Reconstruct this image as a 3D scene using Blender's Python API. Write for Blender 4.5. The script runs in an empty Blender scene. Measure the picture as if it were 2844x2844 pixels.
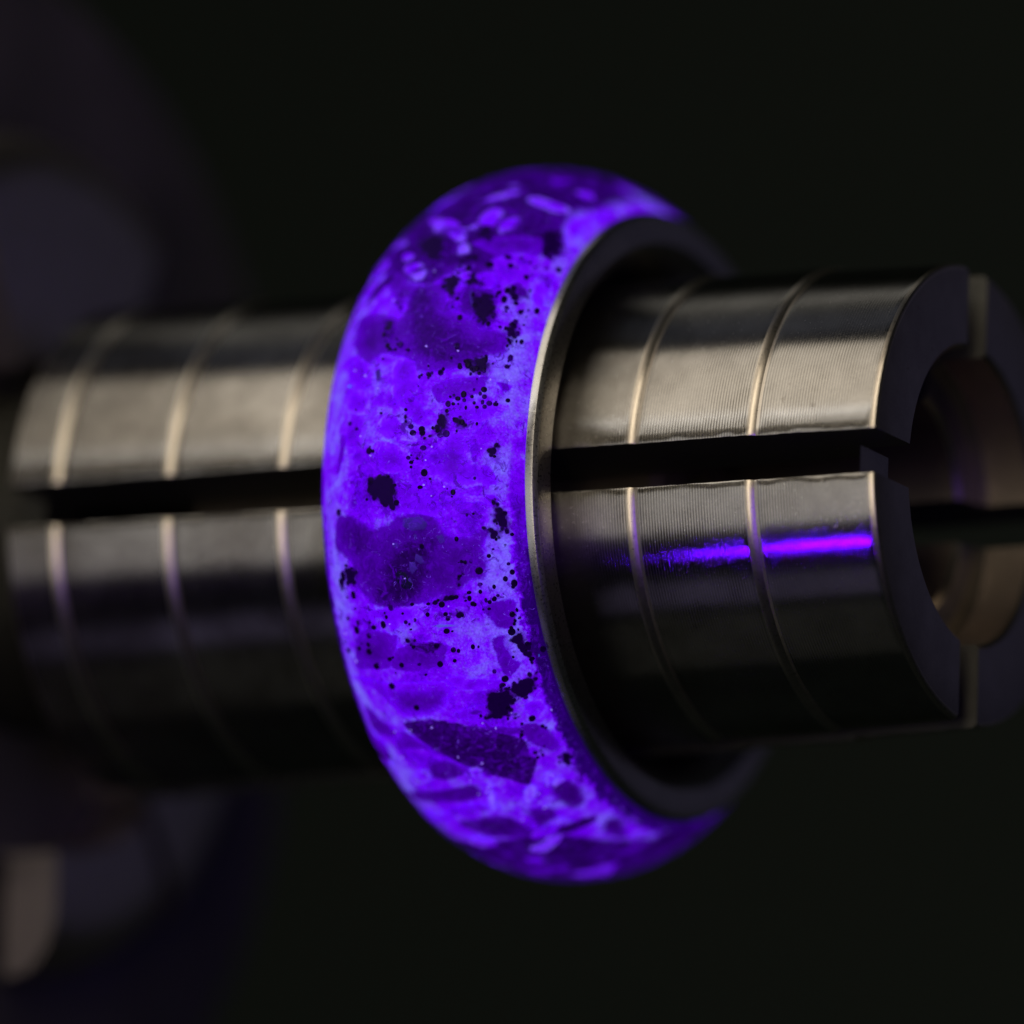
import bpy, bmesh, math, random
from math import sin, cos, radians, pi, sqrt, atan2, asin, hypot
from mathutils import Vector, Matrix
from mathutils.geometry import delaunay_2d_cdt

# ---------------------------------------------------------------- camera (1 unit = 1 mm; the mandrel's axis is X)
S = bpy.context.scene
AZ, ROLL, DIST = radians(27.149), radians(4.053), 340.065
TARGET = Vector((0, 0, 0.616))
view = Vector((sin(AZ), -cos(AZ), 0))
rt = cos(ROLL)*Vector((cos(AZ), sin(AZ), 0)) - sin(ROLL)*Vector((0, 0, 1))
up = sin(ROLL)*Vector((cos(AZ), sin(AZ), 0)) + cos(ROLL)*Vector((0, 0, 1))
cd = bpy.data.cameras.new('camera'); cam = bpy.data.objects.new('camera', cd); S.collection.objects.link(cam)
m = Matrix((rt, up, view)).transposed().to_4x4(); m.translation = TARGET + view*DIST
cam.matrix_world = m
cd.sensor_width = 36; cd.lens = 311.83; cd.clip_start = 1; cd.clip_end = 5000
cd.dof.use_dof = True; cd.dof.focus_distance = 326.8
cd.dof.aperture_fstop = 0.3118/17.0
cd.dof.aperture_blades = 0
S.camera = cam

# ---------------------------------------------------------------- world, lamps and added fill panels
W = bpy.data.worlds.new('World'); S.world = W; W.use_nodes = True
W.node_tree.nodes['Background'].inputs[0].default_value = (0.85, 1.0, 0.85, 1)
W.node_tree.nodes['Background'].inputs[1].default_value = 0.0046
S.view_settings.view_transform = 'Standard'; S.view_settings.look = 'None'
S.view_settings.exposure = 0; S.view_settings.gamma = 1
S.cycles.max_bounces = 10; S.cycles.transparent_max_bounces = 24
S.cycles.sample_clamp_indirect = 4

def area(name, loc, sx, sy, color, radiance, aim=(0, 0, 0)):
    """A softbox, lamp head or added fill panel; radiance in scene units, sx along the mandrel, sy across."""
    d = bpy.data.lights.new(name, 'AREA'); d.shape = 'RECTANGLE'; d.size = sx; d.size_y = sy
    d.color = color; d.energy = radiance*pi*sx*sy
    o = bpy.data.objects.new(name, d); S.collection.objects.link(o); o.location = loc
    z = (Vector(loc)-Vector(aim)).normalized(); x = Vector((1, 0, 0)); x = (x - z*x.dot(z)).normalized()
    y = z.cross(x); mm = Matrix((x, y, z)).transposed().to_4x4(); mm.translation = loc; o.matrix_world = mm
    return o
def round_about(x, r, deg):      # a place at an angle about the mandrel, 0 = level towards the camera
    a = radians(deg); return (x, -r*cos(a), r*sin(a))
area('warm_softbox', round_about(-112, 200, 64), 270, 165, (1.0, .89, .74), 1.0)
area('cool_strip', round_about(-90, 198, 46), 200, 10, (.93, .96, 1.0), 1.3)  # narrow cool strip lamp, mirrored as a streak in the steel
area('cool_front_panel', round_about(-100, 200, 7), 230, 108, (1.0, .97, .94), .42)
area('key_lamp', round_about(72, 200, 32), 44, 300, (1.0, .86, .66), 3.6)
area('grey_overhead', round_about(-80, 210, 99), 200, 64, (.75, .78, 1.0), .06)
area('rear_strip', round_about(-80, 210, 119), 200, 40, (1.0, .96, .88), .22)
tube = area('uv_tube', (-19.0, -76, -24), 9, 1.3, (.115, 0.0, 1.0), .9, aim=(18.6, -8.6, -1.4))
tube.data.spread = radians(7.5)
area('uv_torch', (200, -225, -14), 110, 110, (.24, .05, 1.0), 1.3)
area('violet_fill_panel', round_about(-95, 200, -37), 130, 46, (.60, .50, .95), .10)  # added violet fill for the upper jaw and the mandrel's underside
area('low_fill_panel', round_about(-120, 200, -62), 240, 120, (1.0, .95, .86), .017)  # added fill, lifts the lower left of the mandrel
area('rear_fill_panel', (260, 430, 20), 330, 330, (.56, .50, 1.0), .040)  # added fill mirrored by the end face, bezel and chuck

# ---------------------------------------------------------------- helpers
COL = S.collection
def link(name, me, mats=(), parent=None, loc=None):
    o = bpy.data.objects.new(name, me); COL.objects.link(o)
    for mt in mats: me.materials.append(mt)
    if parent: o.parent = parent
    if loc: o.location = loc
    return o
def mesh(name, vs, fs, mi=None, smooth=True, angle=35):
    me = bpy.data.meshes.new(name); me.from_pydata(vs, [], fs)
    if mi: me.polygons.foreach_set('material_index', mi)
    me.polygons.foreach_set('use_smooth', [smooth]*len(fs))
    if smooth and angle: me.set_sharp_from_angle(angle=radians(angle))
    me.update(); return me
def thing(name, label, cat, loc=(0, 0, 0)):
    o = bpy.data.objects.new(name, None); COL.objects.link(o); o.location = loc
    o.empty_display_size = 2; o['label'] = label; o['category'] = cat; return o
def P(x, r, phi): return (x, -r*cos(phi), r*sin(phi))

class NT:
    def __init__(s, name):
        s.m = bpy.data.materials.new(name); s.m.use_nodes = True; s.t = s.m.node_tree; s.t.nodes.clear()
    def n(s, kind, **kw):
        nd = s.t.nodes.new('ShaderNode'+kind)
        for k, v in kw.items():
            if hasattr(nd, k): setattr(nd, k, v)
            else: nd.inputs[k.replace('_', ' ')].default_value = v
        return nd
    def l(s, a, b): s.t.links.new(a, b)
    def math(s, op, a, b=None, c=None, clamp=False):
        nd = s.t.nodes.new('ShaderNodeMath'); nd.operation = op; nd.use_clamp = clamp
        for i, v in enumerate((a, b, c)):
            if v is None: continue
            if isinstance(v, (int, float)): nd.inputs[i].default_value = v
            else: s.l(v, nd.inputs[i])
        return nd.outputs[0]
    def noise(s, vec, scale, detail=3, rough=.5, dist=0):
        nd = s.t.nodes.new('ShaderNodeTexNoise'); s.l(vec, nd.inputs['Vector'])
        nd.inputs['Scale'].default_value = scale; nd.inputs['Detail'].default_value = detail
        nd.inputs['Roughness'].default_value = rough; nd.inputs['Distortion'].default_value = dist
        return nd.outputs[0]
    def ramp(s, fac, stops, interp='LINEAR'):
        nd = s.t.nodes.new('ShaderNodeValToRGB'); s.l(fac, nd.inputs[0]); r = nd.color_ramp; r.interpolation = interp
        while len(r.elements) > 1: r.elements.remove(r.elements[-1])
        for i, (p, c) in enumerate(stops):
            e = r.elements[0] if i == 0 else r.elements.new(p)
            e.position = p; e.color = (*c, 1) if len(c) == 3 else c
        return nd.outputs[0]
    def rng(s, v, a, b, c, d, kind='LINEAR'):
        nd = s.t.nodes.new('ShaderNodeMapRange'); nd.interpolation_type = kind; s.l(v, nd.inputs[0])
        for i, x in zip((1, 2, 3, 4), (a, b, c, d)):
            if isinstance(x, (int, float)): nd.inputs[i].default_value = x
            else: s.l(x, nd.inputs[i])
        return nd.outputs[0]
    def mixc(s, f, a, b, mode='MIX'):
        nd = s.t.nodes.new('ShaderNodeMix'); nd.data_type = 'RGBA'; nd.blend_type = mode
        for v, i in ((f, 0), (a, 6), (b, 7)):
            if isinstance(v, (int, float)): nd.inputs[i].default_value = v
            elif isinstance(v, tuple): nd.inputs[i].default_value = (*v, 1)
            else: s.l(v, nd.inputs[i])
        return nd.outputs[2]
    def out(s, sh):
        o = s.t.nodes.new('ShaderNodeOutputMaterial'); s.l(sh, o.inputs[0]); return s.m

def steel(name, base=(.58, .56, .53), rough=.245, aniso=.95, lines=0.0, period=.114, mottled=.03, face=False):
    t = NT(name); tc = t.n('TexCoord'); co = tc.outputs['Object']
    b = t.n('BsdfPrincipled'); b.inputs['Metallic'].default_value = 1
    blot = t.noise(co, .9, 4, .55); spec = t.noise(co, 9, 3, .6)
    f = t.math('MULTIPLY_ADD', blot, .35, t.math('MULTIPLY', spec, .3))
    c = t.ramp(f, [(.15, tuple(v*.72 for v in base)), (.5, tuple(v*1.12 for v in base))])
    pits = t.rng(t.noise(co, 2.6, 2, .5), .70, .76, 0, 1)
    c = t.mixc(t.math('MULTIPLY', pits, .35), c, (.2, .17, .14))
    t.l(c, b.inputs['Base Color'])
    t.l(t.rng(spec, .3, .7, rough-mottled, rough+mottled), b.inputs['Roughness'])
    sx = t.n('SeparateXYZ'); t.l(co, sx.inputs[0])
    if not face:
        b.inputs['Anisotropic'].default_value = aniso
        tg = t.n('CombineXYZ'); tg.inputs[0].default_value = 1; t.l(tg.outputs[0], b.inputs['Tangent'])
    h = t.math('MULTIPLY', spec, .035)
    if lines:
        ph = t.math('MULTIPLY', sx.outputs[0], 2*pi/period)
        w = t.math('SINE', ph)
        mod = t.math('MULTIPLY', t.rng(t.noise(co, .35, 2, .5), .30, .62, .35, 1), t.rng(sx.outputs[0], 3, 20, 1.15, .45))
        gro = t.math('MULTIPLY', t.rng(t.noise(co, 1.5, 3, .6), .3, .7, .7, 1.2), t.math('MULTIPLY', mod, t.rng(w, -1, .7, .95, 0)))
        c = t.mixc(gro, c, (.055, .04, .025)); t.l(c, b.inputs['Base Color'])  # groove shade painted into the base colour as dark lines
        h = t.math('ADD', h, t.math('MULTIPLY', t.math('MULTIPLY', w, lines), mod))
    bp = t.n('Bump'); bp.inputs['Strength'].default_value = 1; bp.inputs['Distance'].default_value = .006
    t.l(h, bp.inputs['Height']); t.l(bp.outputs[0], b.inputs['Normal'])
    return t.out(b.outputs[0])
M_turned = steel('turned_steel', lines=.55)
M_face = steel('milled_steel', base=(.42, .40, .42), rough=.42, face=True)
M_edge = steel('bright_chamfer_steel', base=(.72, .66, .58), rough=.30, aniso=.5)
M_dark = steel('dark_bore_steel', base=(.34, .285, .225), rough=.5, face=True)
M_shaded = steel('shaded_slot_steel', base=(.12, .12, .105), rough=.6, face=True, mottled=.12)  # dark base paints in the shade of the slots and the shank
M_band = steel('polished_band', base=(.80, .79, .77), rough=.30, aniso=.6, mottled=.05)
M_bandin = steel('satin_band_bevel', base=(.45, .43, .40), rough=.30, aniso=.6, mottled=.05)
t = NT('chuck_black_oxide'); b = t.n('BsdfPrincipled'); co = t.n('TexCoord').outputs['Object']
t.l(t.ramp(t.noise(co, .12, 3, .5), [(.3, (.05, .048, .05)), (.7, (.11, .10, .11))]), b.inputs['Base Color'])
b.inputs['Metallic'].default_value = .35; b.inputs['Roughness'].default_value = .5
M_chuck = t.out(b.outputs[0])

# ---------------------------------------------------------------- backdrop
t = NT('dark_wall'); b = t.n('BsdfPrincipled'); b.inputs['Base Color'].default_value = (.215, .265, .205, 1); b.inputs['Roughness'].default_value = 1
b.inputs['Specular IOR Level'].default_value = 0
M_wall = t.out(b.outputs[0])
bd = link('backdrop', mesh('backdrop', [(-2200, 900, -1200), (1600, 900, -1200), (1600, 900, 1200), (-2200, 900, 1200)], [(0, 1, 2, 3)], smooth=False), [M_wall])
bd['kind'] = 'structure'

# ---------------------------------------------------------------- mandrel
mandrel = thing('ring_mandrel', 'stepped steel expanding mandrel, slit lengthwise, holding the violet ring', 'mandrel')
STEP, X1, REND, DR = 4.856, 14.491, 8.70, .111
SLIT = radians(13.06); HALF = .83
XE = X1 + STEP                      # end face
XL = -17.0
def segment_profile():
    pr = []                         # (x, r, material of the strip that FOLLOWS the point)
    pr.append((XL, 6.6, 3)); pr.append((XL, REND+DR*8-.25, 2)); pr.append((XL+.25, REND+DR*8, 0))
    for n in range(7, 0, -1):
        xs = X1-(n-1)*STEP; ro = REND+DR*(n+1) if n < 7 else REND+DR*8; ri = REND+DR*n
        if n == 7: ro = REND+DR*8
        pr.append((xs-.30, ro, 2)); pr.append((xs-.12, ro-.045, 2)); pr.append((xs+.02, ri-.035, 2)); pr.append((xs+.10, ri-.02, 2)); pr.append((xs+.16, ri, 0))
    pr.append((XE-.22, REND, 2)); pr.append((XE-.08, REND-.06, 2)); pr.append((XE, REND-.20, 1))
    pr.append((XE, 5.72, 2)); pr.append((XE-.15, 5.55, 3)); pr.append((XE-1.9, 5.55, 2)); pr.append((XE-2.25, 5.1, 1)); pr.append((XE-2.4, 4.3, 2)); pr.append((XE-2.6, 4.1, 3))
    pr.append((XL, 4.1, 3))
    out = []                        # extra stations so that the slit edges can be nicked
    for i, (x, r, m_) in enumerate(pr):
        out.append((x, r, m_)); x2, r2, _ = pr[(i+1) % len(pr)]
        if m_ == 0 and r > 8:
            k = max(1, int(abs(x2-x)/.22))
            for j in range(1, k): out.append((x+(x2-x)*j/k, r+(r2-r)*j/k, m_))
    return out
nick = random.Random(3)
def sector(name, q, NJ=44):
    pr = segment_profile(); n = len(pr); vs = []; fs = []; mi = []
    for j in range(NJ+1):
        for (x, r, _) in pr:
            d = asin(HALF/r); u = j/NJ; u = 0 if j == 0 else 1 if j == NJ else .006+.988*(j-1)/(NJ-2); a = SLIT + q*pi/2 + d + (pi/2-2*d)*u
            if j in (0, NJ) and r > 8:   # small burrs and nicks along the saw cut
                g = nick.random(); r -= .012+.03*g*g
                a += (1 if j == 0 else -1)*nick.uniform(0, .0022)
            vs.append(P(x, r, a))
    for j in range(NJ):
        for i in range(n):
            k = (i+1) % n
            fs.append((j*n+i, j*n+k, (j+1)*n+k, (j+1)*n+i)); mi.append(pr[i][2])
    fs.append(tuple(range(n-1, -1, -1))); mi.append(4)
    fs.append(tuple(NJ*n+i for i in range(n))); mi.append(4)
    me = mesh(name, vs, fs, mi, angle=30)
    bm = bmesh.new(); bm.from_mesh(me); bmesh.ops.recalc_face_normals(bm, faces=bm.faces); bm.to_mesh(me); bm.free()
    return me
for q in range(4):
    link('jaw_segment', sector('jaw_segment', q), [M_turned, M_face, M_edge, M_dark, M_shaded], mandrel)

def lathe(name, pr, mats, parent, N=128, a0=0, a1=2*pi, close=False, angle=35):
    vs = []; fs = []; mi = []; n = len(pr); full = abs(a1-a0-2*pi) < 1e-6
    cols = N if full else N+1
    for j in range(cols):
        a = a0+(a1-a0)*j/N
        for pt in pr: vs.append(P(pt[0], max(pt[1], 1e-4), a))
    for j in range(N):
        j2 = (j+1) % cols
        for i in range(n if close else n-1):
            k = (i+1) % n
            fs.append((j*n+i, j*n+k, j2*n+k, j2*n+i)); mi.append(pr[i][2] if len(pr[i]) > 2 else 0)
    if not full and close:
        fs.append(tuple(range(n-1, -1, -1))); fs.append(tuple((cols-1)*n+i for i in range(n))); mi += [0, 0]
    me = mesh(name, vs, fs, mi, angle=angle)
    bm = bmesh.new(); bm.from_mesh(me); bmesh.ops.recalc_face_normals(bm, faces=bm.faces); bm.to_mesh(me); bm.free()
    return link(name, me, mats, parent)
def box(name, x0, x1, y0, y1, z0, z1, mats, parent, rot=0, bev=.05):
    bm = bmesh.new(); bmesh.ops.create_cube(bm, size=1)
    for v in bm.verts: v.co = Vector((x0+(v.co.x+.5)*(x1-x0), y0+(v.co.y+.5)*(y1-y0), z0+(v.co.z+.5)*(z1-z0)))
    bmesh.ops.bevel(bm, geom=bm.edges[:], offset=bev, segments=2, affect='EDGES')
    bmesh.ops.rotate(bm, verts=bm.verts, cent=(0, 0, 0), matrix=Matrix.Rotation(rot, 3, 'X'))
    me = bpy.data.meshes.new(name); bm.to_mesh(me); bm.free()
    return link(name, me, mats, parent)
# thin lip across the lower part of the front slit, just behind the end face
lp = [(XE-.72, -8.35, -.82), (XE-.72, -8.35, .28), (XE-.72, -5.95, .28), (XE-.72, -5.95, -.82),
      (XE-1.3, -6.6, -.82), (XE-1.3, -6.6, .28), (XE-1.3, -5.95, .28), (XE-1.3, -5.95, -.82)]
rm = Matrix.Rotation(-SLIT, 3, 'X')
link('slit_lip', mesh('slit_lip', [tuple(rm @ Vector(v)) for v in lp], [(0, 1, 2, 3), (7, 6, 5, 4), (0, 4, 5, 1), (1, 5, 6, 2), (2, 6, 7, 3), (3, 7, 4, 0)], smooth=False), [M_face], mandrel)
# draw bolt far down the bore, and the shank that the chuck grips
lathe('draw_bolt', [(-12, 0), (-12, 3.6), (7.6, 3.6), (8.0, 3.2), (8.0, 1.6), (6.2, 1.4), (6.2, 0)], [M_dark], mandrel, N=64)
lathe('shank', [(-17.02, 4.0), (-17.02, 6.5), (-34, 6.5), (-34, 0)], [M_shaded], mandrel, N=64)

# ---------------------------------------------------------------- chuck (far out of focus at the left)
chuck = thing('lathe_chuck', 'blurred dark lathe chuck behind the left end of the mandrel', 'chuck')
lathe('body', [(-62, 0), (-62, 24.5), (-61, 25.5), (-24.5, 25.5), (-22.8, 24.0), (-22.8, 12.2), (-22.2, 11.8), (-22.2, 6.7)], [M_chuck], chuck, N=96)
M_jaw = steel('jaw_steel', base=(.60, .55, .52), rough=.36, face=True)
def jaw(a_from, a_to, r0, r1, x0, x1):
    pr = [(x0, r0, 0), (x1, r0, 0), (x1, r1-2.2, 0), (x1-.35, r1-1.1, 0), (x1-.9, r1-.35, 0), (x1-1.7, r1, 0), (x0, r1, 0)]
    return lathe('jaw', pr, [M_jaw], chuck, N=24, a0=a_from, a1=a_to, close=True)
for f_, t_, r0, r1 in ((-114, -79, 11.6, 16.4), (73, 128, 8.0, 17.0), (192, 242, 8.0, 17.0)):
    jaw(radians(f_), radians(t_), r0, r1, -22.18, -19.9)
CHIPS = [  # tones near top and bottom lowered to paint in light falloff
 (0.44,0.2,[(-0.72,4.25),(0.0,4.25),(0.64,3.25),(1.16,1.75),(1.8,2.25),(2.28,3.25),(2.96,3.5),(3.64,2.5),(3.8,1.0),(4.04,-0.25),(4.4,-0.25),(4.92,0.75),(5.32,0.5),(5.4,-1.5),(5.16,-2.5),(5.24,-5.75),(5.04,-8.25),(4.52,-8.25),(4.16,-9.5),(3.2,-10.25),(2.72,-11.0),(1.96,-12.0),(1.4,-11.25),(0.76,-10.75),(0.36,-9.25),(-0.08,-7.25),(-0.2,-4.0),(-1.08,-2.0),(-1.0,1.5)]),
 (0.12,0.5,[(1.36,-4.25),(1.96,-2.5),(2.32,-1.25),(3.04,-0.5),(3.96,-0.5),(4.0,-2.0),(3.4,-3.75),(3.08,-6.5),(2.84,-9.0),(2.24,-11.0),(1.4,-11.0),(0.84,-9.5),(0.8,-7.25),(1.28,-6.0)]),
 (0.3,0.4,[(-0.6,2.0),(0.08,3.0),(0.68,1.75),(1.0,-0.5),(0.4,-2.75),(-0.36,-1.75)]),
 (0.85,0.06,[(1.12,15.25),(1.56,15.25),(2.52,13.75),(2.64,12.25),(2.6,10.25),(1.6,10.25),(1.28,12.0),(1.12,13.25)]),
 (0.9,0.06,[(1.24,18.75),(1.84,19.5),(2.48,17.25),(2.88,15.5),(2.84,14.75),(1.8,15.75),(1.2,16.5)]),
 (0.85,0.08,[(-0.64,25.5),(-0.16,25.75),(0.36,24.5),(0.64,22.5),(0.92,20.25),(0.52,20.25),(-0.28,21.5),(-0.56,23.5)]),
 (0.8,0.08,[(3.24,12.5),(3.52,13.5),(4.0,15.5),(4.56,17.25),(5.36,19.0),(5.76,20.0),(5.4,18.25),(5.04,16.0),(4.88,14.5),(4.96,12.25),(5.24,11.75),(5.56,11.0),(5.72,8.0),(5.2,7.75),(4.52,7.5),(3.8,8.5),(3.44,10.0)]),
 (0.45,0.5,[(3.4,12.5),(4.04,13.25),(4.76,12.5),(4.52,11.25),(3.84,11.25)]),
 (0.45,0.3,[(4.92,10.75),(5.2,11.25),(5.2,9.0),(5.0,9.25)]),
 (0.6,0.07,[(3.4,24.5),(5.08,26.75),(5.16,25.25),(5.04,23.75),(4.6,22.75),(3.8,21.5),(3.52,22.25)]),
 (0.35,0.3,[(3.8,24.5),(5.04,26.5),(5.12,25.25),(4.12,24.0)]),
 (0.8,0.07,[(4.0,21.25),(5.76,22.25),(5.84,20.75),(5.36,19.0),(4.68,17.25),(4.2,18.0),(4.0,19.5)]),
 (0.85,0.08,[(1.56,28.75),(2.48,28.75),(2.76,24.25),(2.56,22.75),(1.96,21.75),(1.68,24.25)]),
 (0.75,0.15,[(1.88,22.0),(2.56,22.75),(3.0,20.75),(3.32,19.25),(3.48,17.5),(2.8,17.75),(2.28,20.25),(1.92,20.75)]),
 (0.7,0.04,[(5.48,26.0),(6.0,25.75),(5.8,24.5),(5.64,25.0)]),
 (0.6,0.05,[(-0.88,18.0),(-0.4,17.25),(-0.48,15.0),(-0.76,11.25),(-0.92,12.75),(-0.76,15.25)]),
 (0.75,0.05,[(-0.28,15.5),(0.12,15.0),(0.08,14.25),(-0.16,13.75)]),
 (0.75,0.08,[(4.04,5.25),(4.2,6.25),(4.96,5.75),(5.44,6.25),(5.64,6.0),(5.76,5.0),(5.44,4.5),(4.96,5.0),(4.52,4.75)]),
 (0.8,0.1,[(2.16,7.0),(3.0,7.0),(3.84,4.5),(3.92,3.25),(3.72,2.5),(2.96,3.5),(2.28,3.5),(2.08,4.0),(2.12,5.25)]),
 (0.8,0.04,[(-0.2,9.75),(0.16,10.25),(0.28,8.0),(0.04,8.0)]),
 (0.8,0.06,[(2.16,8.75),(2.76,8.25),(3.2,7.0),(2.88,5.5),(2.24,5.25)]),
 (0.5,0.2,[(-0.76,41.75),(1.12,38.5),(1.56,37.5),(1.56,42.5),(2.6,43.5),(3.0,44.0),(3.2,39.75),(3.72,37.25),(4.4,37.25),(4.6,35.75),(5.52,36.5),(5.64,33.25),(5.52,31.25),(4.92,30.0),(4.44,28.25),(3.64,27.0),(2.64,26.75),(2.28,29.0),(1.12,30.5),(0.52,28.75),(-0.64,33.5),(-1.0,38.5)]),
 (0.26,0.6,[(1.28,43.25),(2.64,43.0),(3.2,37.0),(4.28,35.0),(5.12,34.5),(4.92,30.5),(3.64,28.0),(2.52,29.75),(1.96,34.75)]),
 (0.8,0.1,[(-1.36,32.0),(-0.56,32.75),(0.52,28.75),(0.64,25.25),(-0.12,25.25),(-0.56,27.75)]),
 (0.2,0.3,[(-1.56,61.75),(-1.04,65.75),(-0.28,69.75),(2.0,65.5),(5.0,72.25),(5.88,62.0),(5.64,54.5),(4.44,52.25),(4.24,47.25),(3.32,47.25),(2.64,44.25),(2.2,43.25),(0.56,46.75),(-0.8,54.25)]),
 (0.55,0.25,[(3.24,53.75),(5.24,59.0),(5.6,54.75),(4.84,52.75),(4.48,51.0),(3.92,51.5)]),
 (0.5,0.3,[(-1.76,60.0),(0.92,46.0),(2.28,43.25),(1.48,42.0),(1.52,38.25),(1.12,38.5),(0.6,42.5),(-0.32,48.25)]),
 (0.8,0.12,[(3.32,47.25),(4.24,47.25),(4.6,46.5),(4.6,43.5),(3.84,43.25),(3.48,44.25)]),
 (0.25,0.3,[(3.56,43.25),(4.32,43.25),(4.84,42.25),(4.92,36.75),(4.4,37.75),(3.8,38.25)]),
 (0.85,0.12,[(5.8,48.25),(6.12,51.75),(6.48,51.0),(6.48,45.5),(6.32,42.25),(6.08,42.75),(5.88,45.25)]),
 (0.12,0.5,[(-0.36,71.75),(0.76,79.25),(2.8,89.5),(3.4,92.5),(5.16,93.5),(5.68,108.5),(6.28,82.0),(5.6,70.75),(4.44,65.25),(2.36,58.75)]),
 (0.9,0.25,[(5.64,68.5),(5.84,73.0),(6.24,88.25),(6.48,79.75),(6.48,68.75),(6.48,58.0),(6.48,51.0),(6.48,45.25),(6.28,45.0),(6.4,54.25),(6.12,61.0),(5.72,64.25)]),
 (0.18,0.5,[(4.68,70.25),(4.96,76.25),(5.68,70.0),(5.64,62.25),(5.16,65.5)]),
 (0.75,0.1,[(-1.12,-24.0),(3.0,-23.75),(2.92,-27.0),(2.36,-29.5),(1.0,-30.25),(0.56,-29.5),(0.08,-27.25),(-0.44,-26.0),(-1.48,-25.75)]),
 (0.5,0.5,[(0.84,-25.25),(2.68,-25.25),(2.4,-29.0),(1.04,-29.5)]),
 (0.1,0.12,[(0.6,-31.5),(1.4,-30.5),(2.6,-31.0),(3.4,-32.5),(3.8,-33.25),(4.96,-37.25),(4.96,-40.75),(5.12,-42.5),(4.4,-47.25),(3.84,-44.5),(2.8,-40.5),(2.04,-38.0),(1.24,-35.25),(0.76,-33.0)]),
 (0.4,0.12,[(-1.24,-29.0),(-0.88,-30.75),(0.0,-33.25),(0.12,-34.25),(-1.12,-36.0),(-1.44,-34.25)]),
 (0.5,0.25,[(0.76,-33.0),(2.04,-38.0),(2.72,-40.5),(2.32,-41.75),(1.56,-41.5),(1.4,-37.75),(-0.44,-39.0),(0.16,-34.75)]),
 (0.55,0.12,[(4.92,-12.75),(5.68,-12.0),(5.96,-13.0),(5.84,-16.75),(5.28,-16.5),(5.12,-14.5)]),
 (0.5,0.1,[(5.04,-18.0),(5.8,-18.5),(5.44,-19.75),(5.52,-21.75),(5.76,-23.25),(5.36,-25.5),(5.04,-24.25),(5.08,-21.0),(4.92,-18.25)]),
 (0.85,0.03,[(4.24,-18.25),(4.52,-19.0),(4.72,-21.25),(4.56,-21.75),(4.0,-22.0)]),
 (0.55,0.08,[(-0.52,-16.5),(0.16,-15.0),(1.36,-15.5),(1.4,-17.25),(0.88,-21.0),(-0.08,-21.75),(-1.0,-22.5),(-0.84,-19.25)]),
 (0.5,0.08,[(1.48,-17.75),(2.56,-17.0),(3.44,-17.75),(3.08,-20.75),(2.04,-21.75),(1.0,-21.25),(1.12,-19.25)]),
 (0.1,0.15,[(1.92,-18.0),(2.52,-17.25),(3.36,-17.25),(2.8,-19.0),(2.24,-18.5)]),
 (0.8,0.1,[(0.44,-11.25),(1.96,-11.0),(3.08,-10.75),(2.88,-13.0),(2.0,-13.5),(1.36,-15.25),(1.08,-13.25),(0.48,-13.25)]),
 (0.75,0.1,[(3.28,-22.75),(4.92,-25.25),(5.04,-27.0),(4.4,-26.75),(3.36,-25.25)]),
 (0.7,0.1,[(3.0,-29.75),(3.92,-29.0),(4.28,-30.25),(3.96,-31.5),(3.2,-31.0)]),
 (0.8,0.05,[(5.48,-31.5),(5.92,-31.5),(5.96,-33.5),(5.72,-35.0),(5.48,-33.5)]),
 (0.45,0.12,[(5.24,-34.75),(5.8,-37.0),(5.96,-40.5),(5.96,-43.0),(5.48,-41.5),(5.04,-37.5)]),
 (0.35,0.12,[(3.96,-32.75),(5.12,-35.0),(4.96,-36.75),(3.64,-33.25)]),
 (0.28,0.25,[(-0.6,-47.75),(2.12,-43.75),(2.72,-46.25),(2.24,-48.25),(0.76,-49.25),(-1.04,-53.25)]),
 (0.28,0.25,[(1.2,-39.25),(2.04,-38.75),(2.32,-41.75),(1.64,-42.75),(0.96,-42.5)]),
 (0.25,0.3,[(1.12,-53.25),(2.76,-52.0),(3.48,-55.75),(3.32,-59.0),(2.08,-58.5),(0.96,-56.25)]),
 (0.22,0.3,[(4.96,-49.25),(5.8,-50.5),(5.84,-55.0),(5.48,-57.25),(5.04,-55.0)]),
 (0.3,0.3,[(3.84,-52.25),(4.72,-53.75),(4.6,-56.75),(3.8,-57.75)]),
 (0.08,0.4,[(-1.12,-65.25),(1.24,-60.5),(3.76,-59.25),(5.08,-67.75),(6.0,-81.5),(5.64,-88.5),(4.64,-92.0),(3.76,-79.5),(0.68,-78.5),(-0.36,-71.0)]),
 (0.2,0.3,[(5.72,-64.5),(6.16,-67.25),(5.8,-73.75),(5.44,-73.0),(5.32,-67.75)]),
 (0.7,0.3,[(-1.84,-59.0),(1.6,-48.75),(3.2,-51.25),(2.76,-52.0),(1.12,-53.25),(-0.92,-61.5),(-1.64,-61.0)]),
 (0.98,0.25,[(3.04,58.75),(3.0,62.5),(3.56,64.0),(3.72,61.0),(3.68,58.0)]),
 (1.0,0.3,[(3.84,59.5),(4.08,61.5),(4.44,62.0),(4.4,58.75),(4.04,56.5)]),
 (0.9,0.2,[(0.36,63.25),(1.32,61.0),(1.76,57.0),(1.16,58.0)]),
 (1.0,0.2,[(2.04,57.25),(2.6,56.5),(3.0,53.5),(2.44,53.75),(2.04,55.75)]),
 (1.1,0.15,[(2.84,52.5),(3.16,52.5),(3.36,50.5),(2.92,50.5)]),
 (0.95,0.1,[(0.28,53.25),(0.84,52.0),(0.96,50.5),(0.48,51.0)]),
 (0.98,0.15,[(0.68,49.0),(1.48,48.75),(1.92,46.0),(1.64,44.5),(1.12,46.5)]),
 (0.95,0.2,[(-1.32,64.0),(-0.24,59.25),(0.04,55.5),(-0.96,59.5)]),
 (0.9,0.15,[(2.44,58.0),(4.2,59.0),(5.72,63.5),(5.44,60.75),(2.68,56.0)]),
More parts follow.
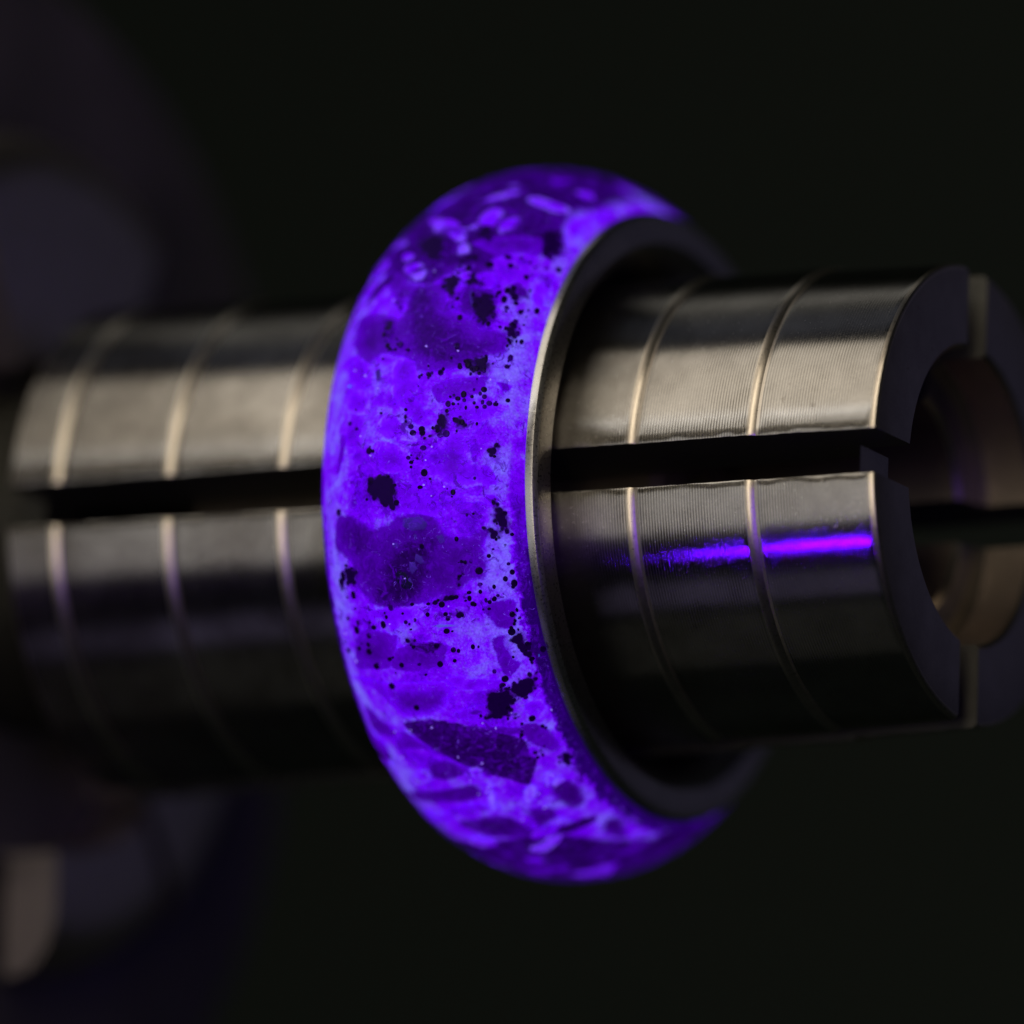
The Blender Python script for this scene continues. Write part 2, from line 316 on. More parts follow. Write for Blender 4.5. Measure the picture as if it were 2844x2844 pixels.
 (0.6,0.3,[(3.48,82.0),(3.68,86.0),(4.44,83.25),(4.4,76.75)]),
 (1.1,0.15,[(0.2,-42.75),(0.8,-41.0),(0.64,-43.75),(-0.36,-46.0)]),
 (1.2,0.15,[(3.08,-44.25),(3.36,-44.0),(3.0,-49.75),(2.6,-50.0)]),
 (1.1,0.15,[(4.2,-48.25),(4.56,-47.0),(4.56,-49.25),(4.04,-51.0)]),
 (1.0,0.12,[(5.12,-46.25),(5.28,-47.0),(5.04,-49.0),(4.96,-48.25)]),
 (1.0,0.12,[(5.24,-48.5),(5.56,-48.5),(5.48,-49.5),(5.2,-49.75)]),
 (1.1,0.2,[(3.92,-58.25),(4.8,-57.5),(5.32,-65.25),(5.32,-68.75),(4.8,-61.75)]),
 (0.9,0.2,[(6.28,-59.25),(6.44,-64.25),(6.4,-72.0),(6.16,-74.5),(6.16,-69.25)]),
 (1.0,0.2,[(6.28,-77.0),(6.44,-85.75),(6.08,-84.5)]),
 (0.7,0.2,[(6.48,-90.25),(6.48,-98.5),(6.04,-98.75)]),
 (0.6,0.2,[(3.08,-71.75),(3.4,-73.0),(3.0,-74.75)]),
 (1.0,0.12,[(2.8,-40.5),(3.2,-41.0),(2.96,-42.5),(2.68,-42.0)]),
]
BLACK = [
 (0.25,[(0.64,56.0),(2.08,55.0),(2.36,51.75),(2.52,48.25),(2.08,48.25),(1.64,49.0),(0.92,52.25)]),
 (0.08,[(3.16,47.0),(3.32,46.75),(3.48,43.75),(3.4,42.5),(3.6,39.75),(3.68,37.75),(3.36,39.0),(3.08,42.5),(2.96,43.0),(2.84,44.0),(3.2,44.75)]),
 (0.1,[(3.28,49.0),(3.48,50.0),(3.88,49.5),(3.84,48.5),(3.56,48.5),(3.4,47.75)]),
 (0.1,[(3.72,43.25),(3.84,45.75),(4.28,44.5),(4.28,43.5)]),
 (0.12,[(4.2,40.75),(4.76,42.0),(5.04,38.5),(4.76,36.25),(4.52,36.25),(4.32,38.75)]),
 (0.08,[(5.2,44.0),(5.4,45.0),(5.6,43.25),(5.44,42.25)]),
 (0.08,[(5.6,37.75),(5.76,38.75),(5.8,36.0),(5.84,33.75),(5.68,32.75),(5.6,35.75)]),
 (0.12,[(5.36,59.5),(5.8,62.5),(6.12,58.0),(6.0,55.0),(5.64,55.0),(5.6,57.0)]),
 (0.08,[(0.72,36.5),(1.04,36.5),(1.36,35.25),(1.24,33.0),(1.76,29.75),(1.44,30.25),(1.08,31.5),(1.28,32.25),(0.84,34.5)]),
 (0.08,[(4.48,28.5),(4.84,29.5),(4.96,27.5),(4.88,27.0),(4.68,27.75)]),
 (0.1,[(3.24,55.75),(3.52,57.5),(3.84,55.5),(3.76,53.75)]),
 (0.04,[(5.76,-16.0),(5.88,-14.75),(6.04,-16.0),(6.12,-17.25),(6.08,-20.0),(6.12,-22.25),(6.12,-25.25),(6.0,-28.75),(5.64,-29.25),(5.28,-29.75),(5.16,-27.75),(4.92,-26.25),(5.12,-25.25),(5.6,-24.75),(5.8,-23.5),(5.52,-21.0),(5.44,-19.75),(5.76,-18.5)]),
 (0.05,[(4.32,-28.0),(4.72,-27.25),(5.2,-28.5),(5.24,-30.5),(4.96,-31.0),(5.32,-34.75),(5.08,-33.75),(4.8,-32.0),(4.28,-32.0),(4.0,-31.25),(4.36,-30.5)]),
 (0.05,[(5.96,-44.25),(6.12,-44.75),(6.04,-46.5),(5.84,-46.0),(5.8,-44.5)]),
 (0.08,[(5.96,-47.75),(6.12,-49.5),(6.08,-51.5),(5.92,-50.25)]),
 (0.05,[(5.12,-40.25),(5.36,-41.25),(5.28,-42.25)]),
 (0.06,[(5.04,-35.25),(5.16,-35.75),(5.04,-37.5),(4.92,-37.25)]),
 (0.06,[(1.96,-16.25),(2.16,-16.5),(2.2,-17.0),(2.0,-17.0)]),
 (0.04,[(5.48,4.75),(5.8,4.75),(5.88,3.25),(6.0,2.0),(6.08,0.25),(6.0,-0.75),(6.04,-2.75),(5.76,-3.5),(5.64,-1.75),(5.88,-0.75),(5.76,1.0),(5.6,1.75),(5.56,3.25),(5.44,3.75)]),
 (0.05,[(5.36,0.5),(5.68,0.0),(5.72,-1.0),(5.52,-1.0),(5.4,-0.25)]),
 (0.05,[(0.96,9.25),(1.6,9.5),(1.96,9.0),(2.08,7.25),(2.12,5.25),(2.0,4.0),(1.72,4.5),(1.4,6.0),(1.04,6.25),(0.8,5.0),(0.68,5.75),(0.96,7.0)]),
 (0.05,[(-0.48,-4.75),(-0.2,-4.75),(0.08,-5.5),(-0.16,-7.0),(-0.56,-7.0)]),
 (0.08,[(-0.84,-5.5),(-0.6,-6.0),(-0.72,-8.25),(-1.0,-7.25)]),
 (0.05,[(4.36,-8.25),(4.72,-8.0),(4.76,-8.5),(4.52,-9.5),(4.76,-10.75),(4.96,-10.5),(5.04,-8.75),(5.12,-9.75),(4.8,-12.25),(4.68,-12.25),(4.68,-10.75),(4.4,-9.25)]),
 (0.06,[(3.16,-10.75),(3.84,-10.0),(4.24,-10.0),(4.24,-10.5),(3.72,-11.0)]),
 (0.05,[(3.92,-12.75),(4.24,-12.5),(4.36,-13.25),(4.12,-13.25)]),
 (0.06,[(4.52,-4.5),(4.64,-4.75),(4.48,-7.5),(4.24,-8.25),(4.36,-6.5)]),
 (0.05,[(4.48,28.0),(4.92,29.5),(5.08,29.75),(5.2,28.25),(5.12,26.75),(5.0,27.0),(4.8,27.25)]),
 (0.06,[(3.68,18.75),(4.04,19.0),(4.12,18.25),(3.96,16.25),(3.68,16.0),(3.32,15.25),(3.24,17.25),(3.64,17.0)]),
 (0.06,[(4.24,18.25),(4.6,18.5),(4.64,17.5),(4.48,16.75)]),
 (0.06,[(0.48,23.5),(0.68,23.25),(0.92,20.75),(1.52,19.75),(1.08,20.0),(0.68,21.5)]),
 (0.05,[(1.32,22.0),(1.8,21.5),(1.84,21.0),(1.52,21.5)]),
 (0.04,[(5.4,13.5),(5.56,13.75),(5.76,15.25),(5.84,14.75),(5.76,12.0),(5.64,12.75)]),
 (0.04,[(2.4,20.0),(2.52,19.75),(2.6,18.5),(2.44,18.75)]),
]
FLAKES = [
 ('grey',[(2.4,3.0),(3.12,3.0),(3.4,1.75),(3.2,0.75),(2.72,0.75),(2.32,1.5)]),
 ('grey',[(2.76,0.25),(2.92,0.25),(2.92,-0.75),(2.76,-0.75)]),
 ('grey',[(2.8,-2.5),(3.04,-3.25),(3.2,-4.5),(2.92,-4.5),(2.72,-3.75)]),
 ('grey',[(2.48,-4.0),(2.76,-4.0),(2.84,-5.25),(2.56,-6.25),(2.48,-5.25)]),
 ('grey',[(2.2,-6.25),(2.52,-6.5),(2.6,-7.75),(2.28,-7.25)]),
 ('grey',[(3.6,-0.25),(3.92,0.0),(3.96,-1.25),(3.76,-1.75)]),
 ('grey',[(1.76,-0.75),(2.12,-0.75),(2.16,-1.75),(1.92,-1.75)]),
 ('green',[(1.88,-5.25),(2.32,-5.5),(2.6,-7.5),(2.48,-8.5),(2.12,-8.25),(1.88,-7.0)]),
 ('cyan',[(2.88,-14.5),(3.36,-14.25),(4.04,-14.75),(4.36,-15.25),(3.32,-15.0)]),
 ('green',[(3.72,18.5),(3.96,18.75),(4.0,18.0),(3.76,17.75)]),
 ('amber',[(3.8,18.5),(3.88,18.5),(3.88,18.25),(3.8,18.25)]),
 ('amber',[(4.68,-9.5),(4.88,-9.5),(4.88,-9.75),(4.72,-9.75)]),
 ('amber',[(5.56,-21.0),(5.68,-21.5),(5.64,-21.75),(5.56,-21.5)]),
 ('green',[(4.48,41.0),(4.76,41.75),(4.76,41.0),(4.56,40.5)]),
 ('green',[(4.52,39.75),(4.72,40.25),(4.72,39.25),(4.6,39.0)]),
 ('grey',[(3.88,42.0),(4.04,43.0),(4.32,39.75),(4.32,37.5),(4.08,39.5)]),
 ('grey',[(0.76,27.75),(1.04,28.0),(1.2,25.75),(0.92,25.5)]),
 ('cyanspot',[(-0.68,27.0),(-0.52,26.75),(-0.48,26.25),(-0.64,26.5)]),
 ('cyanspot',[(6.24,-23.25),(6.28,-23.5),(6.28,-23.75),(6.24,-23.75)]),
]
DOTS = [
 (3.2,25.75),
 (3.64,26.25),
 (4.28,27.5),
 (5.76,29.0),
 (4.68,26.5),
 (5.12,27.25),
 (2.84,25.5),
 (4.88,23.75),
 (4.56,22.75),
 (4.36,22.0),
 (5.2,24.0),
 (5.08,23.25),
 (5.24,22.75),
 (4.6,21.75),
 (4.84,22.5),
 (4.92,21.5),
 (5.2,21.75),
 (5.4,21.75),
 (5.6,21.75),
 (5.04,20.75),
 (5.28,21.0),
 (4.68,20.5),
 (4.24,21.0),
 (4.04,21.0),
 (4.04,19.75),
 (5.96,22.75),
 (-0.16,19.25),
 (0.24,18.0),
 (0.92,14.0),
 (3.24,13.75),
 (2.72,17.25),
 (2.8,16.25),
 (3.16,16.75),
 (4.6,18.0),
 (3.84,15.75),
 (4.08,16.0),
 (2.8,11.5),
 (2.68,12.25),
 (2.8,10.75),
 (3.32,9.75),
 (5.08,8.75),
 (3.16,7.5),
 (4.36,6.5),
 (-0.72,4.75),
 (4.8,2.75),
 (4.4,-1.0),
 (4.56,-4.75),
 (4.8,-4.75),
 (5.4,-4.25),
 (5.0,-8.75),
 (6.04,-7.5),
 (5.8,-8.5),
 (5.96,-6.0),
 (5.44,-9.5),
 (6.04,-9.5),
 (5.12,-11.5),
 (5.4,-11.5),
 (4.6,-10.75),
 (4.0,-10.25),
 (4.16,-10.25),
 (3.36,-10.75),
 (3.0,-12.5),
 (2.44,-13.25),
 (2.04,-13.5),
 (1.04,-13.75),
 (0.56,-14.25),
 (0.36,-13.5),
 (-0.28,-13.75),
 (-0.4,-15.0),
 (0.2,-15.75),
 (0.08,-17.25),
 (0.04,-18.5),
 (-0.48,-18.25),
 (1.0,-19.5),
 (1.48,-20.5),
 (2.24,-20.5),
 (3.08,-17.75),
 (3.68,-18.75),
 (3.08,-20.75),
 (3.72,-13.5),
 (3.68,-12.75),
 (-0.84,-13.25),
 (4.4,-18.75),
 (3.6,-15.5),
 (4.88,-23.75),
 (-1.24,-19.25),
 (0.24,-21.0),
 (1.52,-11.0),
 (3.12,-1.75),
 (5.04,-6.5),
 (-0.24,-9.0),
 (4.8,51.0),
 (5.2,51.75),
 (5.0,49.25),
 (5.52,51.5),
 (6.04,52.0),
 (6.36,53.0),
 (5.6,48.0),
 (5.0,43.0),
 (5.2,43.75),
 (3.64,46.75),
 (4.32,48.25),
 (5.8,40.25),
 (6.24,41.75),
 (5.88,35.75),
 (6.04,34.5),
 (5.84,30.75),
 (5.8,29.0),
 (4.04,31.25),
 (1.8,31.5),
 (2.16,30.5),
 (3.92,36.5),
 (5.36,44.75),
 (5.2,41.75),
 (5.48,43.0),
 (5.08,29.5),
 (4.76,28.25),
 (5.12,27.5),
 (4.88,27.5),
 (4.56,28.0),
 (4.28,27.75),
 (3.64,26.25),
 (3.16,26.0),
 (4.68,26.5),
 (1.08,29.5),
 (1.6,30.75),
 (1.2,31.75),
 (1.16,34.25),
 (0.84,35.5),
 (1.08,40.25),
 (5.72,38.0),
 (5.68,36.75),
 (5.64,35.25),
 (5.68,34.0),
 (4.76,36.75),
 (4.88,38.5),
 (4.4,40.0),
 (4.64,41.0),
 (5.36,40.25),
 (0.76,-24.25),
 (1.6,-28.0),
 (5.6,-30.0),
 (5.56,-34.25),
 (5.76,-36.5),
 (5.2,-41.0),
 (5.4,-42.0),
 (6.48,-22.5),
 (5.16,-25.5),
 (5.0,-26.5),
 (5.84,-14.75),
 (5.84,-16.5),
 (5.72,-17.75),
]

# ---------------------------------------------------------------- ring
ring = thing('finger_ring', 'glowing violet ring with crushed opal inlay in a silver band', 'ring')
XC, HW = 2.25, 4.25
def prof(x):
    t = min(abs((x-XC)/HW), 1); return 13.45-(13.45-11.62)*t**2.2
SRAD = 13.45
DEG = pi/180

# band: silver liner, its bezels show at both rims of the inlay
def band_profile():
    h = [(HW+.00, 11.60, 0), (HW+.16, 11.62, 0), (HW+.30, 11.58, 0), (HW+.38, 11.50, 0), (HW+.43, 11.38, 1), (HW+.46, 11.2, 1), (HW+.48, 10.50, 1), (HW+.44, 10.38, 1), (HW+.2, 10.1, 1), (HW-.2, 9.75, 1), (HW-1.2, 9.30, 1), (HW-2.6, 9.12, 1)]
    pr = [(XC+a, r, m_) for a, r, m_ in h]
    g = [(HW+.02, 11.30, 0), (HW+.06, 11.1, 0), (HW+.08, 10.4, 1), (HW+.0, 10.1, 1), (HW-.3, 9.75, 1), (HW-1.2, 9.30, 1), (HW-2.6, 9.12, 1)]
    pr += [(XC-a, r, m_) for a, r, m_ in reversed(g)]
    pr += [(XC-HW+.05, 11.25, 0), (XC+HW-.0, 11.25, 0)]
    return pr
lathe('band', band_profile(), [M_band, M_bandin], ring, N=256, close=True, angle=25)

EMI = .90
def glow_shader(t, col, bump=None, alpha=None, rough=.45, emi=EMI, spec=.03):
    b = t.n('BsdfPrincipled'); t.l(t.mixc(1.0, col, (.22, .10, .6), 'MULTIPLY'), b.inputs['Base Color']); b.inputs['Roughness'].default_value = rough
    b.inputs['Specular IOR Level'].default_value = spec
    gc = t.mixc(1.0, col, (.53, .24, 1.0), 'MULTIPLY')
    t.l(gc, b.inputs['Emission Color']); b.inputs['Emission Strength'].default_value = emi
    if bump is not None: t.l(bump, b.inputs['Normal'])
    if alpha is not None: t.l(alpha, b.inputs['Alpha'])
    return t.out(b.outputs[0])
# bed: pale blue granular resin, with deeper violet where it is clear
t = NT('granular_resin'); co = t.n('TexCoord').outputs['Object']
vo = t.t.nodes.new('ShaderNodeTexVoronoi'); vo.inputs['Scale'].default_value = 9.5; t.l(co, vo.inputs['Vector'])
big = t.noise(co, .55, 4, .62, .6); mid = t.noise(co, 2.2, 4, .65, .4); fine = t.noise(co, 14, 2, .6)
f = t.math('ADD', t.math('MULTIPLY', big, .62), t.math('MULTIPLY', mid, .42))
f = t.math('ADD', f, t.math('MULTIPLY', t.math('SUBTRACT', fine, .5), .16))
sx = t.n('SeparateXYZ'); t.l(co, sx.inputs[0])
edge = t.math('ABSOLUTE', t.math('SUBTRACT', sx.outputs[0], XC))
wob = t.math('MULTIPLY_ADD', t.math('SUBTRACT', mid, .5), .9, edge)
f = t.math('ADD', f, t.rng(edge, 2.3, 3.5, .0, .09, 'SMOOTHSTEP'))
wob = t.math('MULTIPLY', wob, t.rng(sx.outputs[0], XC, XC+.1, .955, 1))
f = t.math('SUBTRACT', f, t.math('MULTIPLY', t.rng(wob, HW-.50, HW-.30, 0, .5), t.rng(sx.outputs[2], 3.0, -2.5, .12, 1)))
col = t.ramp(f, [(.20, (.03, .0, .11)), (.28, (.06, .0, .22)), (.42, (.20, .0, .70)), (.51, (.32, .0, .98)), (.56, (.33, .05, .98)), (.62, (.35, .26, .98)), (.78, (.42, .78, 1.0))])
cell = t.rng(vo.outputs['Distance'], 0, .75, 1.10, .80)
cc = t.n('CombineXYZ'); [t.l(cell, cc.inputs[i]) for i in range(3)]
col = t.mixc(1.0, col, cc.outputs[0], 'MULTIPLY')
bp = t.n('Bump'); bp.inputs['Strength'].default_value = .6; bp.inputs['Distance'].default_value = .03
t.l(t.math('SUBTRACT', fine, vo.outputs['Distance']), bp.inputs['Height'])
M_bed = glow_shader(t, col, bp.outputs[0])

def chip_mat(name, stops, amp, ns, emi=EMI, mott=.5, spec=.03, lumpy=False, core=0):
    t = NT(name); co = t.n('TexCoord').outputs['Object']
    def at(nm): a = t.n('Attribute'); a.attribute_name = nm; return a.outputs['Fac']
    d, soft, lvl = at('rim'), at('soft'), at('tone')
    nz = t.math('MAXIMUM', t.math('SUBTRACT', t.math('ADD', t.math('MULTIPLY', t.noise(co, ns, 5, .68, .5), .6), t.math('MULTIPLY', t.noise(co, ns*2.8, 3, .6, .8), .4)), .33), 0)
    if lumpy:                       # outline like grains heaped together
        vv = t.t.nodes.new('ShaderNodeTexVoronoi'); vv.inputs['Scale'].default_value = 4.2; t.l(co, vv.inputs['Vector'])
        nz = t.math('MULTIPLY', vv.outputs['Distance'], .75)
    jag = t.math('MULTIPLY', nz, t.math('MULTIPLY_ADD', soft, 1.3, amp))
    a = t.rng(t.math('SUBTRACT', d, jag), 0, soft, 0, 1, 'SMOOTHSTEP')
    cloud = t.noise(co, .8, 3, .55, 1.2); streak = t.noise(co, 5, 4, .7, 2.5)
    k = t.math('ADD', t.math('MULTIPLY', t.math('SUBTRACT', cloud, .5), mott), t.math('MULTIPLY', t.math('SUBTRACT', streak, .5), .7))
    f = t.math('MULTIPLY', t.math('MULTIPLY', lvl, .5), t.math('ADD', 1.0, k))
    f = t.math('MAXIMUM', t.math('ADD', f, t.math('MULTIPLY', t.math('SUBTRACT', t.noise(co, 2.6, 4, .6, 1.5), .48), .22)), 0)
    if core: f = t.math('MULTIPLY', f, t.rng(d, .05, .8, 1.2, 1.2-core))     # thicker stone passes less light
    col = t.ramp(f, stops)
    bp = t.n('Bump'); bp.inputs['Strength'].default_value = .35; bp.inputs['Distance'].default_value = .04
    t.l(streak, bp.inputs['Height'])
    return glow_shader(t, col, bp.outputs[0], a, rough=.35, emi=emi, spec=spec)
OPAL = [(0, (.012, .0, .03)), (.05, (.035, .0, .10)), (.12, (.08, .0, .24)), (.25, (.16, .0, .50)), (.40, (.27, .0, .90)), (.48, (.32, .02, .96)), (.60, (.40, .36, .97)), (.85, (.50, .60, 1))]
M_chip = chip_mat('violet_opal', OPAL, .30, 1.8, mott=1.1, core=.6)
M_black = chip_mat('black_flake_mass', [(0, (.008, .0, .022)), (.2, (.022, .0, .060)), (1, (.05, .0, .12))], .30, 4.0, emi=.45, spec=.06, lumpy=True)
FM = {}
for k, c, e in (('grey', (.16, .10, .50), .25), ('green', (.04, .05, .09), .1), ('cyan', (.25, .60, .85), .5), ('cyanspot', (.05, .9, 1), 2.0), ('amber', (.45, .30, .12), .1)):
    FM[k] = chip_mat(k+'_flake', [(0, tuple(v*.6 for v in c)), (.5, c), (1, c)], .10 if k in ('grey', 'green') else .02, 5, emi=e)
def plain(name, c, e, r=.3):
    t = NT(name); co = t.n('TexCoord').outputs['Object']
    col = t.ramp(t.noise(co, 4, 2, .5), [(.3, tuple(v*.6 for v in c)), (.7, tuple(min(1, v*1.5) for v in c))])
    return glow_shader(t, col, rough=r, emi=e, spec=.06)
FM['glint'] = plain('painted_glint', (.45, .55, .9), 1.1)
M_dot = plain('black_glitter', (.014, .0, .036), .4)
M_dot2 = plain('violet_glitter', (.10, .0, .30), .15)

# violet resin over the chips: clear in places, cloudy in others, with pale seams and hairline cracks
t = NT('cloudy_violet_resin'); co = t.n('TexCoord').outputs['Object']
n1 = t.noise(co, .9, 6, .68, 1.0); n2 = t.noise(co, 2.4, 5, .65, 1.4); n3 = t.noise(co, 2.1, 6, .72, .9); n4 = t.noise(co, .45, 2, .5)
fog = t.math('MULTIPLY', t.rng(n1, .44, .66, 0, 1, 'SMOOTHSTEP'), t.rng(n2, .38, .62, .1, .85))
deep = t.math('MULTIPLY', t.rng(n3, .52, .62, 0, .85, 'SMOOTHSTEP'), t.rng(n4, .38, .58, .3, 1))
ridge = t.math('ABSOLUTE', t.math('SUBTRACT', t.noise(co, 1.1, 3, .55, 2.0), .5))
seam = t.math('MULTIPLY', t.rng(ridge, 0, .010, .75, 0), t.rng(n2, .50, .60, 0, 1))
al = t.math('MAXIMUM', t.math('MULTIPLY', fog, .20), deep)
al = t.math('MAXIMUM', al, seam, clamp=True)
col = t.ramp(t.noise(co, 3.1, 4, .65, 1.0), [(.36, (.16, .0, .50)), (.50, (.29, .0, .93)), (.66, (.33, .0, 1.0))])
col = t.mixc(deep, col, (.045, .0, .14)); col = t.mixc(seam, col, (.40, .45, 1.0))
b = t.n('Bump'); b.inputs['Strength'].default_value = .25; b.inputs['Distance'].default_value = .03; t.l(n2, b.inputs['Height'])
M_veil = glow_shader(t, col, b.outputs[0], al, rough=.3)

inl = [(XC-HW+.01+i*(2*HW-.02)/72, prof(XC-HW+.01+i*(2*HW-.02)/72), 0) for i in range(73)]
inl += [(XC+HW-.02, 11.32, 0), (XC-HW+.02, 11.32, 0)]
inlay = lathe('inlay', inl, [M_bed], ring, N=360, close=True, angle=40)

vl = [(XC-HW+.06+i*(2*HW-.12)/60, prof(XC-HW+.06+i*(2*HW-.12)/60)+.150*min(1, (30-abs(i-30))/4), 0) for i in range(61)]
lathe('resin_coat', vl, [M_veil], ring, N=360, angle=0)

def smooth_outline(pts, n):
    """closed Catmull-Rom through pts, n points per side"""
    o = []; L = len(pts)
    for i in range(L):
        a, b, c, d = (Vector(pts[(i+k) % L]) for k in (-1, 0, 1, 2))
        for j in range(n):
            u = j/n
            o.append(.5*((2*b)+(c-a)*u+(2*a-5*b+4*c-d)*u*u+(3*b-a-3*c+d)*u**3))
    return o
def in_poly(p, poly):
    c = False; j = len(poly)-1
    for i in range(len(poly)):
        a, b = poly[i], poly[j]
        if (a.y > p.y) != (b.y > p.y) and p.x < (b.x-a.x)*(p.y-a.y)/(b.y-a.y)+a.x: c = not c
        j = i
    return c
def edge_dist(p, poly):
    best = 1e9
    for i in range(len(poly)):
        a = poly[i-1]; b = poly[i]; ab = b-a; L = ab.length_squared
        t_ = 0 if L == 0 else max(0, min(1, (p-a).dot(ab)/L)); best = min(best, (p-a-ab*t_).length)
    return best
def chip(name, pts, tone, soft, mat, lift, grow=.0, rnd=None, sub=3):
    if tone <= .6: tone *= .82
    flat = [Vector((x, a*DEG*SRAD)) for x, a in pts]
    cen = sum(flat, Vector((0, 0)))/len(flat)
    if grow: flat = [p+(p-cen).normalized()*grow for p in flat]
    ol = smooth_outline([tuple(p) for p in flat], sub)
    ol = [Vector((min(max(p.x, XC-HW+.06), XC+HW-.06), p.y)) for p in ol]
    x0 = min(p.x for p in ol); x1 = max(p.x for p in ol); y0 = min(p.y for p in ol); y1 = max(p.y for p in ol)
    h = max(.07, min(.15, min(x1-x0, y1-y0)/8))
    pts2 = list(ol); 
    i = 0
    y = y0
    while y < y1:
        x = x0 + (h/2 if i % 2 else 0)
        while x < x1:
            p = Vector((x+rnd.uniform(-.2, .2)*h, y+rnd.uniform(-.2, .2)*h))
            if in_poly(p, ol) and edge_dist(p, ol) > h*.45: pts2.append(p)
            x += h
        y += h*.87; i += 1
    n = len(ol)
    res = delaunay_2d_cdt(pts2, [(k, (k+1) % n) for k in range(n)], [], 1, 1e-5)
    V, F = res[0], res[2]
    if not F: return None
    vs = []; rim = []
    for p in V:
        d = edge_dist(p, ol); rim.append(d)
        r = prof(p.x) + .004 + lift*min(1, d/.12)
        vs.append(P(p.x, r, p.y/SRAD))
    fs = [tuple(f) for f in F if len(f) >= 3]
    me = mesh(name, vs, fs, angle=0)
    for nm, data in (('rim', rim), ('soft', [soft]*len(vs)), ('tone', [tone]*len(vs))):
        at = me.attributes.new(nm, 'FLOAT', 'POINT'); at.data.foreach_set('value', data)
    bm = bmesh.new(); bm.from_mesh(me)
    for f in bm.faces:
        c = f.calc_center_median()
        if f.normal.dot(Vector((0, c.y, c.z))) < 0: f.normal_flip()
    bm.to_mesh(me); bm.free()
    return link(name, me, [mat], inlay)
rnd = random.Random(7)
# shards on the far side of the ring, out of the photograph's view, in the same mix
for k in range(60):
    a = rnd.uniform(128, 242); x = rnd.uniform(-1.5, 6.0); s = rnd.uniform(.35, 1.3); nn = rnd.randint(5, 8)
    rot = rnd.uniform(0, 6.28)
    pts = []
    for j in range(nn):
        r_ = s*rnd.uniform(.6, 1.2); th = rot+j*2*pi/nn
        pts.append((x+r_*cos(th), a+r_*1.4*sin(th)/SRAD/DEG))
    chip('opal_shard', pts, rnd.choice((.25, .4, .6, .8)), .1, M_chip, .010+.0004*k, rnd=rnd)
for k in range(34):                  # large dark shards added at top and bottom to paint in light falloff
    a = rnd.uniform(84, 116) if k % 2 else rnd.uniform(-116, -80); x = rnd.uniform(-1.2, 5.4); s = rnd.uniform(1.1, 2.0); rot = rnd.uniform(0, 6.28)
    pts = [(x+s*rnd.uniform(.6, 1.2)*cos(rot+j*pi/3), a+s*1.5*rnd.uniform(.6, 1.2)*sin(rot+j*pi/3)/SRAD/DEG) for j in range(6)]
    chip('opal_shard', pts, rnd.choice((.02, .04, .08)), .10, M_chip, .100+.0004*k, grow=.15, rnd=rnd)  # added dark shards, painted light falloff
for k, (soft, pts) in enumerate(BLACK):      # smoky violet resin round each black mass
    chip('smoky_resin', pts, .16, .30, M_chip, .060+.0006*k, grow=.34, rnd=rnd)
for k, (tone, soft, pts) in enumerate(CHIPS):
    chip('opal_shard', pts, tone, soft, M_chip, .008+.0011*k, grow=.10+soft*.55, rnd=rnd)
# crushed small stuff packed between the shards, thickest where the band turns away above and below
crush = random.Random(11)
for k in range(180):
    a = crush.uniform(-104, -36) if k % 5 < 3 else crush.uniform(44, 104); x = crush.uniform(-1.8, 6.1); s = crush.uniform(.16, .62); nn = crush.randint(5, 7)
    rot = crush.uniform(0, 6.28); st = crush.uniform(.9, 1.9); sk = crush.uniform(-.6, .6)
    pts = []
    for j in range(nn):
        r_ = s*crush.uniform(.45, 1.3); th = rot+j*2*pi/nn
        pts.append((x+r_*st*cos(th), a+(r_*sin(th)+sk*r_*cos(th))/SRAD/DEG))
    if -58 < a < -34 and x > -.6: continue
    far = abs(a) > 80  # crumbs nearest top and bottom kept darker, as painted light falloff
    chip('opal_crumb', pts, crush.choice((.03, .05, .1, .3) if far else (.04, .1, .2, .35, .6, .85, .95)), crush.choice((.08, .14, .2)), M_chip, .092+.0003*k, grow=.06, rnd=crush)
for k, (kind, pts) in enumerate(FLAKES):
    chip('foil_flake', pts, 1.0, .06, FM[kind], .112+.0004*k, grow=.05, rnd=rnd, sub=1)
for k, (soft, pts) in enumerate(BLACK):
    chip('black_flake', pts, .5, soft+.05, M_black, .152+.0004*k, grow=.25+soft*.4, rnd=rnd)

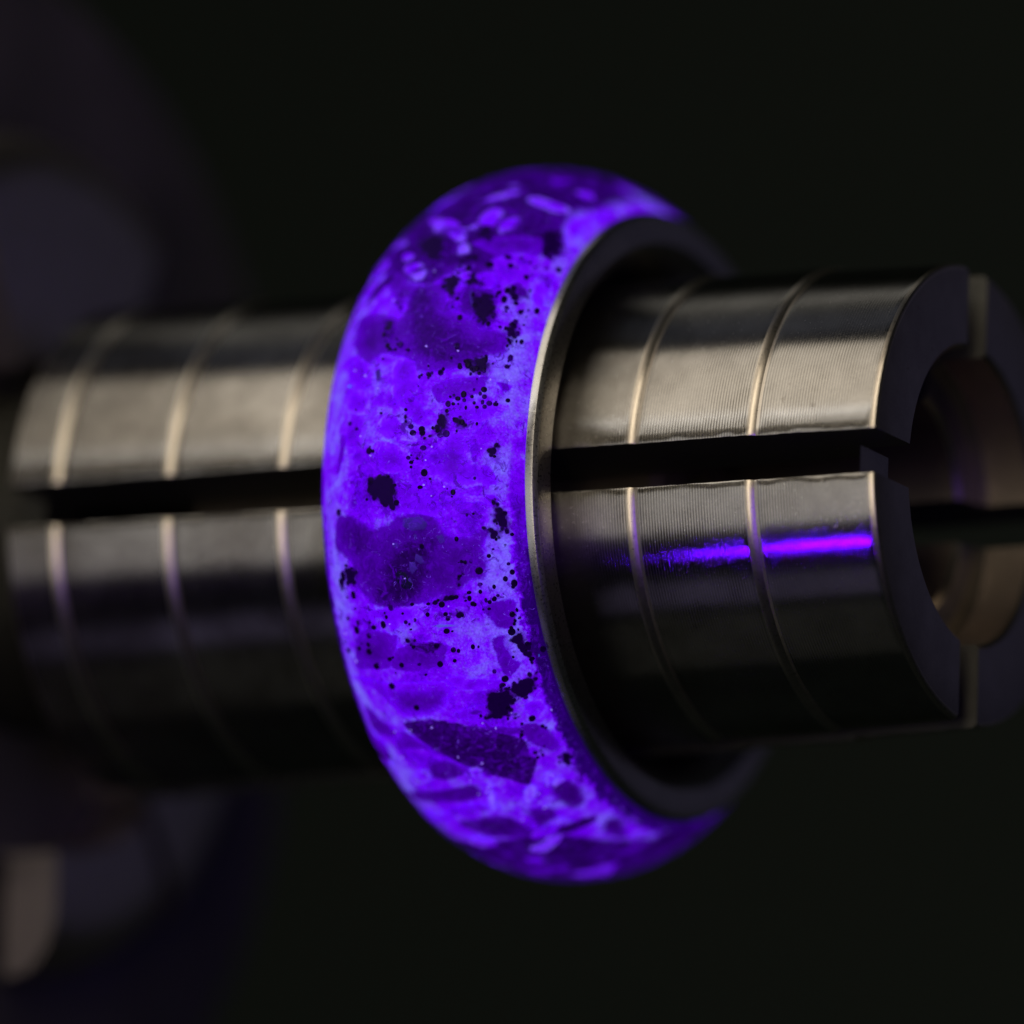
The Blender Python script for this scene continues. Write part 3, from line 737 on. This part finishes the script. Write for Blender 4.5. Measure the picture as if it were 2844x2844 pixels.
# round sequins of black glitter
def disc(name, r, h, mat, n=10):
    vs = [(0, 0, h)]; fs = []
    for j in range(n): a = 2*pi*j/n; vs.append((r*.75*cos(a), r*.75*sin(a), h))
    for j in range(n): a = 2*pi*j/n; vs.append((r*cos(a), r*sin(a), h*.4))
    for j in range(n): a = 2*pi*j/n; vs.append((r*cos(a), r*sin(a), -.05))
    for j in range(n):
        k = (j+1) % n; fs.append((0, 1+j, 1+k))
        for q_ in (1, n+1): fs.append((q_+j, q_+n+j, q_+n+k, q_+k))
    me = mesh(name, vs, fs, angle=0); me.materials.append(mat); return me
D1 = disc('glitter_dot', .135, .012, M_dot); D2 = disc('glitter_dot', .12, .012, M_dot2)
def put_dot(x, a, me, sc, lift, name='glitter_dot'):
    o = bpy.data.objects.new(name, me); COL.objects.link(o); o.parent = inlay
    e = .01; dr = (prof(x+e)-prof(x-e))/(2*e)
    nrm = Vector((-dr, -cos(a), sin(a))).normalized(); tx = Vector((1, 0, 0)); tx = (tx-nrm*tx.dot(nrm)).normalized()
    ty = nrm.cross(tx); mm = Matrix((tx*sc*rnd.uniform(.7, 1.15), ty*sc*rnd.uniform(.7, 1.15), nrm)).transposed().to_4x4()
    mm.translation = Vector(P(x, prof(x)+lift, a)); o.matrix_local = mm
def r_on(x, a): return None
for i, (x, a) in enumerate(DOTS):
    put_dot(x, a*DEG, D2 if rnd.random() < .22 else D1, rnd.uniform(.45, 1.1), rnd.choice((.130, .165, .165)))
fine_rnd = random.Random(21)
for i in range(110):                 # finer grains scattered close to the clusters
    x, a = fine_rnd.choice(DOTS)
    x = min(max(x+fine_rnd.gauss(0, .22), -1.7), 6.0)
    put_dot(x, (a+fine_rnd.gauss(0, 1.1))*DEG, D1 if i % 3 else D2, fine_rnd.uniform(.22, .55), .162)
# tiny pale glowing discs, glints painted in over the opal
SP = disc('painted_sparkle', .045, .008, FM['glint'], 6)
for i in range(46):
    put_dot(fine_rnd.uniform(-1.6, 6.2), fine_rnd.uniform(-55, 50)*DEG, SP, fine_rnd.uniform(.5, 1.1), .165, 'painted_sparkle')
# more of them strung along the rims of the black masses
for soft, pts in BLACK:
    if soft > .2: continue
    ol = smooth_outline(pts, 3)
    for p in ol[::4]:
        if rnd.random() < .4:
            put_dot(p.x+rnd.uniform(-.14, .14), (p.y+rnd.uniform(-.7, .7))*DEG, D1, rnd.uniform(.35, .85), .165)
